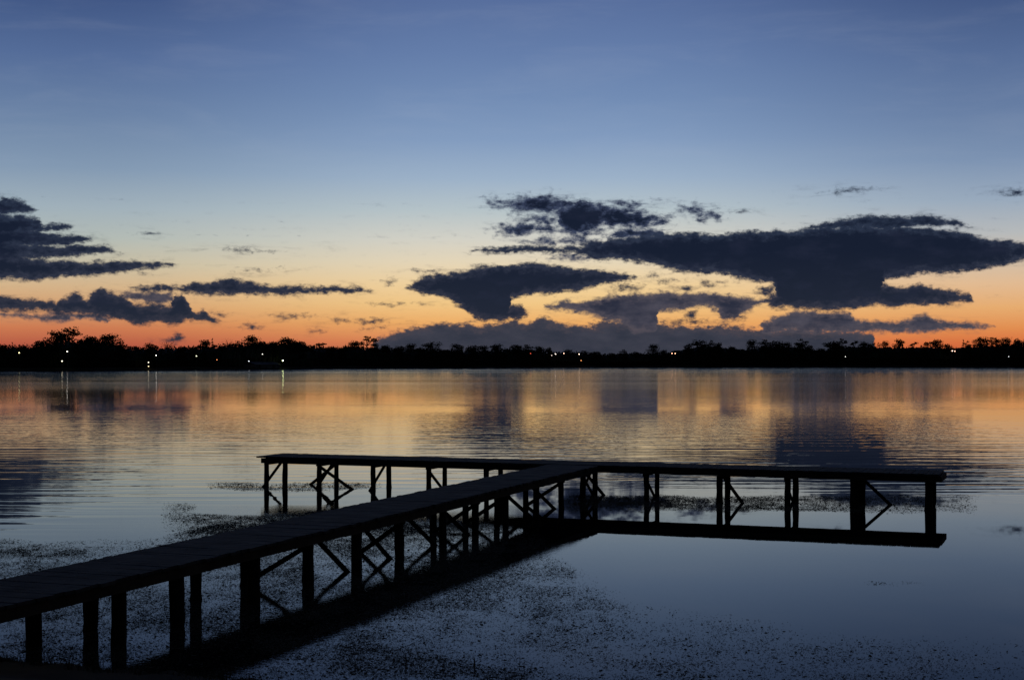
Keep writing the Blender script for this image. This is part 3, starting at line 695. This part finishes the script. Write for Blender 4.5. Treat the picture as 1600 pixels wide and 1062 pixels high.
# ------------------------------------------------------------------ shore lamps and boathouse
def emit(name, col, st):
    m_ = bpy.data.materials.new(name); m_.use_nodes = True; nt = m_.node_tree; nt.nodes.clear(); o = nt.nodes.new('ShaderNodeOutputMaterial'); e = nt.nodes.new('ShaderNodeEmission')
    e.inputs[0].default_value = col + (1,); e.inputs[1].default_value = st; nt.links.new(e.outputs[0], o.inputs[0]); return m_
LAMPS = [  # column, row, colour, strength, radius in photo px, label
 (30, 551, (1, .88, .42), 4, 1.4, 'white street lamp nearest the left end of the shore, its glow streaking the water'),
 (97, 564, (1, .9, .6), 4, 1.4, 'low white lamp by the water beneath the tallest trees'),
 (105, 549, (1, .95, .8), 5, 1.25, 'high white lamp among the trunks of the tallest trees'),
 (232, 566, (1, .9, .7), 3, 1.2, 'white lamp, upper of two stacked close to the water left of the wood dip'),
 (232, 572, (1, .75, .4), 4, 1.1, 'yellowish lamp right at the waterline under a white one'),
 (244, 555, (1, .95, .85), 7, 1.0, 'small white lamp high above and right of the two stacked lamps'),
 (307, 556, (.95, .95, .6), 3, 1.2, 'white lamp under the pointed conifer'),
 (339, 562, (1, .35, .12), 2.5, 1.0, 'dim orange lamp between two white ones on the left shore'),
 (389, 564, (.9, .95, 1), 4, .9, 'faint white lamp low beside the boathouse'),
 (410, 553, (1, .95, .8), 4, .9, 'faint white lamp above the boathouse roof'),
 (442, 563, (.85, 1, .42), 20, 1.3, 'brightest white lamp, casting a green-yellow streak on the water'),
 (829, 552, (1, .12, .06), 2.0, .9, 'tiny red lamp on the middle of the far shore'),
 (862, 555, (1, .8, .7), 3, .8, 'faintest lamp, left end of the mid shore group'),
 (868, 553, (1, .8, .65), 7, 1.0, 'second lamp from the left in the mid shore group'),
 (881, 552, (1, .62, .42), 5, 1.0, 'pinkish lamp in the middle of the mid shore group'),
 (905, 553, (1, .72, .5), 6, 1.1, 'right and brightest lamp of the mid shore group'),
 (908, 563, (1, .38, .12), 2.5, 1.0, 'dim orange lamp low under the right lamp of the mid group'),
 (1050, 552, (1, .5, .3), 6, 1.0, 'left one of the pair of orange lamps'),
 (1055, 552, (1, .5, .3), 6, 1.0, 'right one of the pair of orange lamps'),
 (1321, 557, (1, .97, .9), 2.5, .9, 'lone white lamp on the right part of the shore'),
 (1488, 548, (1, .62, .45), 6, 1.1, 'left light of the pink twin under the right-hand sunset'),
 (1492, 548.5, (1, .55, .4), 5, 1.0, 'right light of the pink twin under the right-hand sunset'),
 (1576, 557, (.9, .95, 1), 2.2, .9, 'small bluish white lamp close to the right end of the shore')]
for x, y, col, st, rad, lab in LAMPS:
    p = shore_pt(x, 3.0); hgt = H + (YH - y) * p.y / F; r_ = rad * p.y / F * .72
    hgt = max(hgt, .9)
    t = empty('street_lamp', (p.x, p.y, 0.4)); tag(t, lab, 'lamp', 'lit lamps along the far shore')
    mb = MB(); mb.tube([(0, .5, 0), (0, .5, hgt - .4 + r_ * .4)], [.09, .05], 8)
    mb.tube([(0, .5, hgt - .4 + r_ * .4), (0, .2, hgt - .4 + r_ * 1.3), (0, -.05, hgt - .4 + r_ * 1.2)], [.05, .04, .04], 6); mb.build('pole', M_METAL, t)
    bm = bmesh.new(); bmesh.ops.create_icosphere(bm, subdivisions=2, radius=r_)
    for v in bm.verts: v.co.z *= .8
    me = bpy.data.meshes.new('lamp_head'); bm.to_mesh(me); bm.free(); me.materials.append(emit('lamp_light', col, st))
    o = bpy.data.objects.new('lamp_head', me); COL.objects.link(o); o.parent = t; o.location = (0, 0, hgt - .4)

bx0, bx1 = shore_pt(398, 2), shore_pt(437, 2)
bc = (bx0 + bx1) / 2; bl = (bx1 - bx0).length; ang = math.atan2(bx1.y - bx0.y, bx1.x - bx0.x)
bo = empty('boathouse', (bc.x, bc.y, 0.2)); bo.rotation_euler = (0, 0, ang); tag(bo, 'low pale boathouse with a gabled roof at the water, left of the brightest lamp', 'boathouse')
mb = MB(); wh = 1.7; mb.box((0, 2.2, wh / 2), (bl / 2, 0, 0), (0, 2.2, 0), (0, 0, wh / 2)); mb.build('wall', M_WALL, bo)
mb = MB(); e = .4; hw_ = bl / 2 + e; z0, z1 = wh + .003, wh + 1.0
mb.hexa([(-hw_, -e, z0 - .1), (hw_, -e, z0 - .1), (hw_, 2.2, z1 - .1), (-hw_, 2.2, z1 - .1), (-hw_, -e, z0), (hw_, -e, z0), (hw_, 2.2, z1), (-hw_, 2.2, z1)])
mb.hexa([(-hw_, 2.203, z1 - .1), (hw_, 2.203, z1 - .1), (hw_, 4.8, z0 - .1), (-hw_, 4.8, z0 - .1), (-hw_, 2.203, z1), (hw_, 2.203, z1), (hw_, 4.8, z0), (-hw_, 4.8, z0)])
mb.build('roof', M_ROOF, bo)
for k in (-.3, .25):
    mb = MB(); mb.box((bl * k, -.03, .75), (.9, 0, 0), (0, .025, 0), (0, 0, .75)); mb.build('door', M_BRACE, bo)
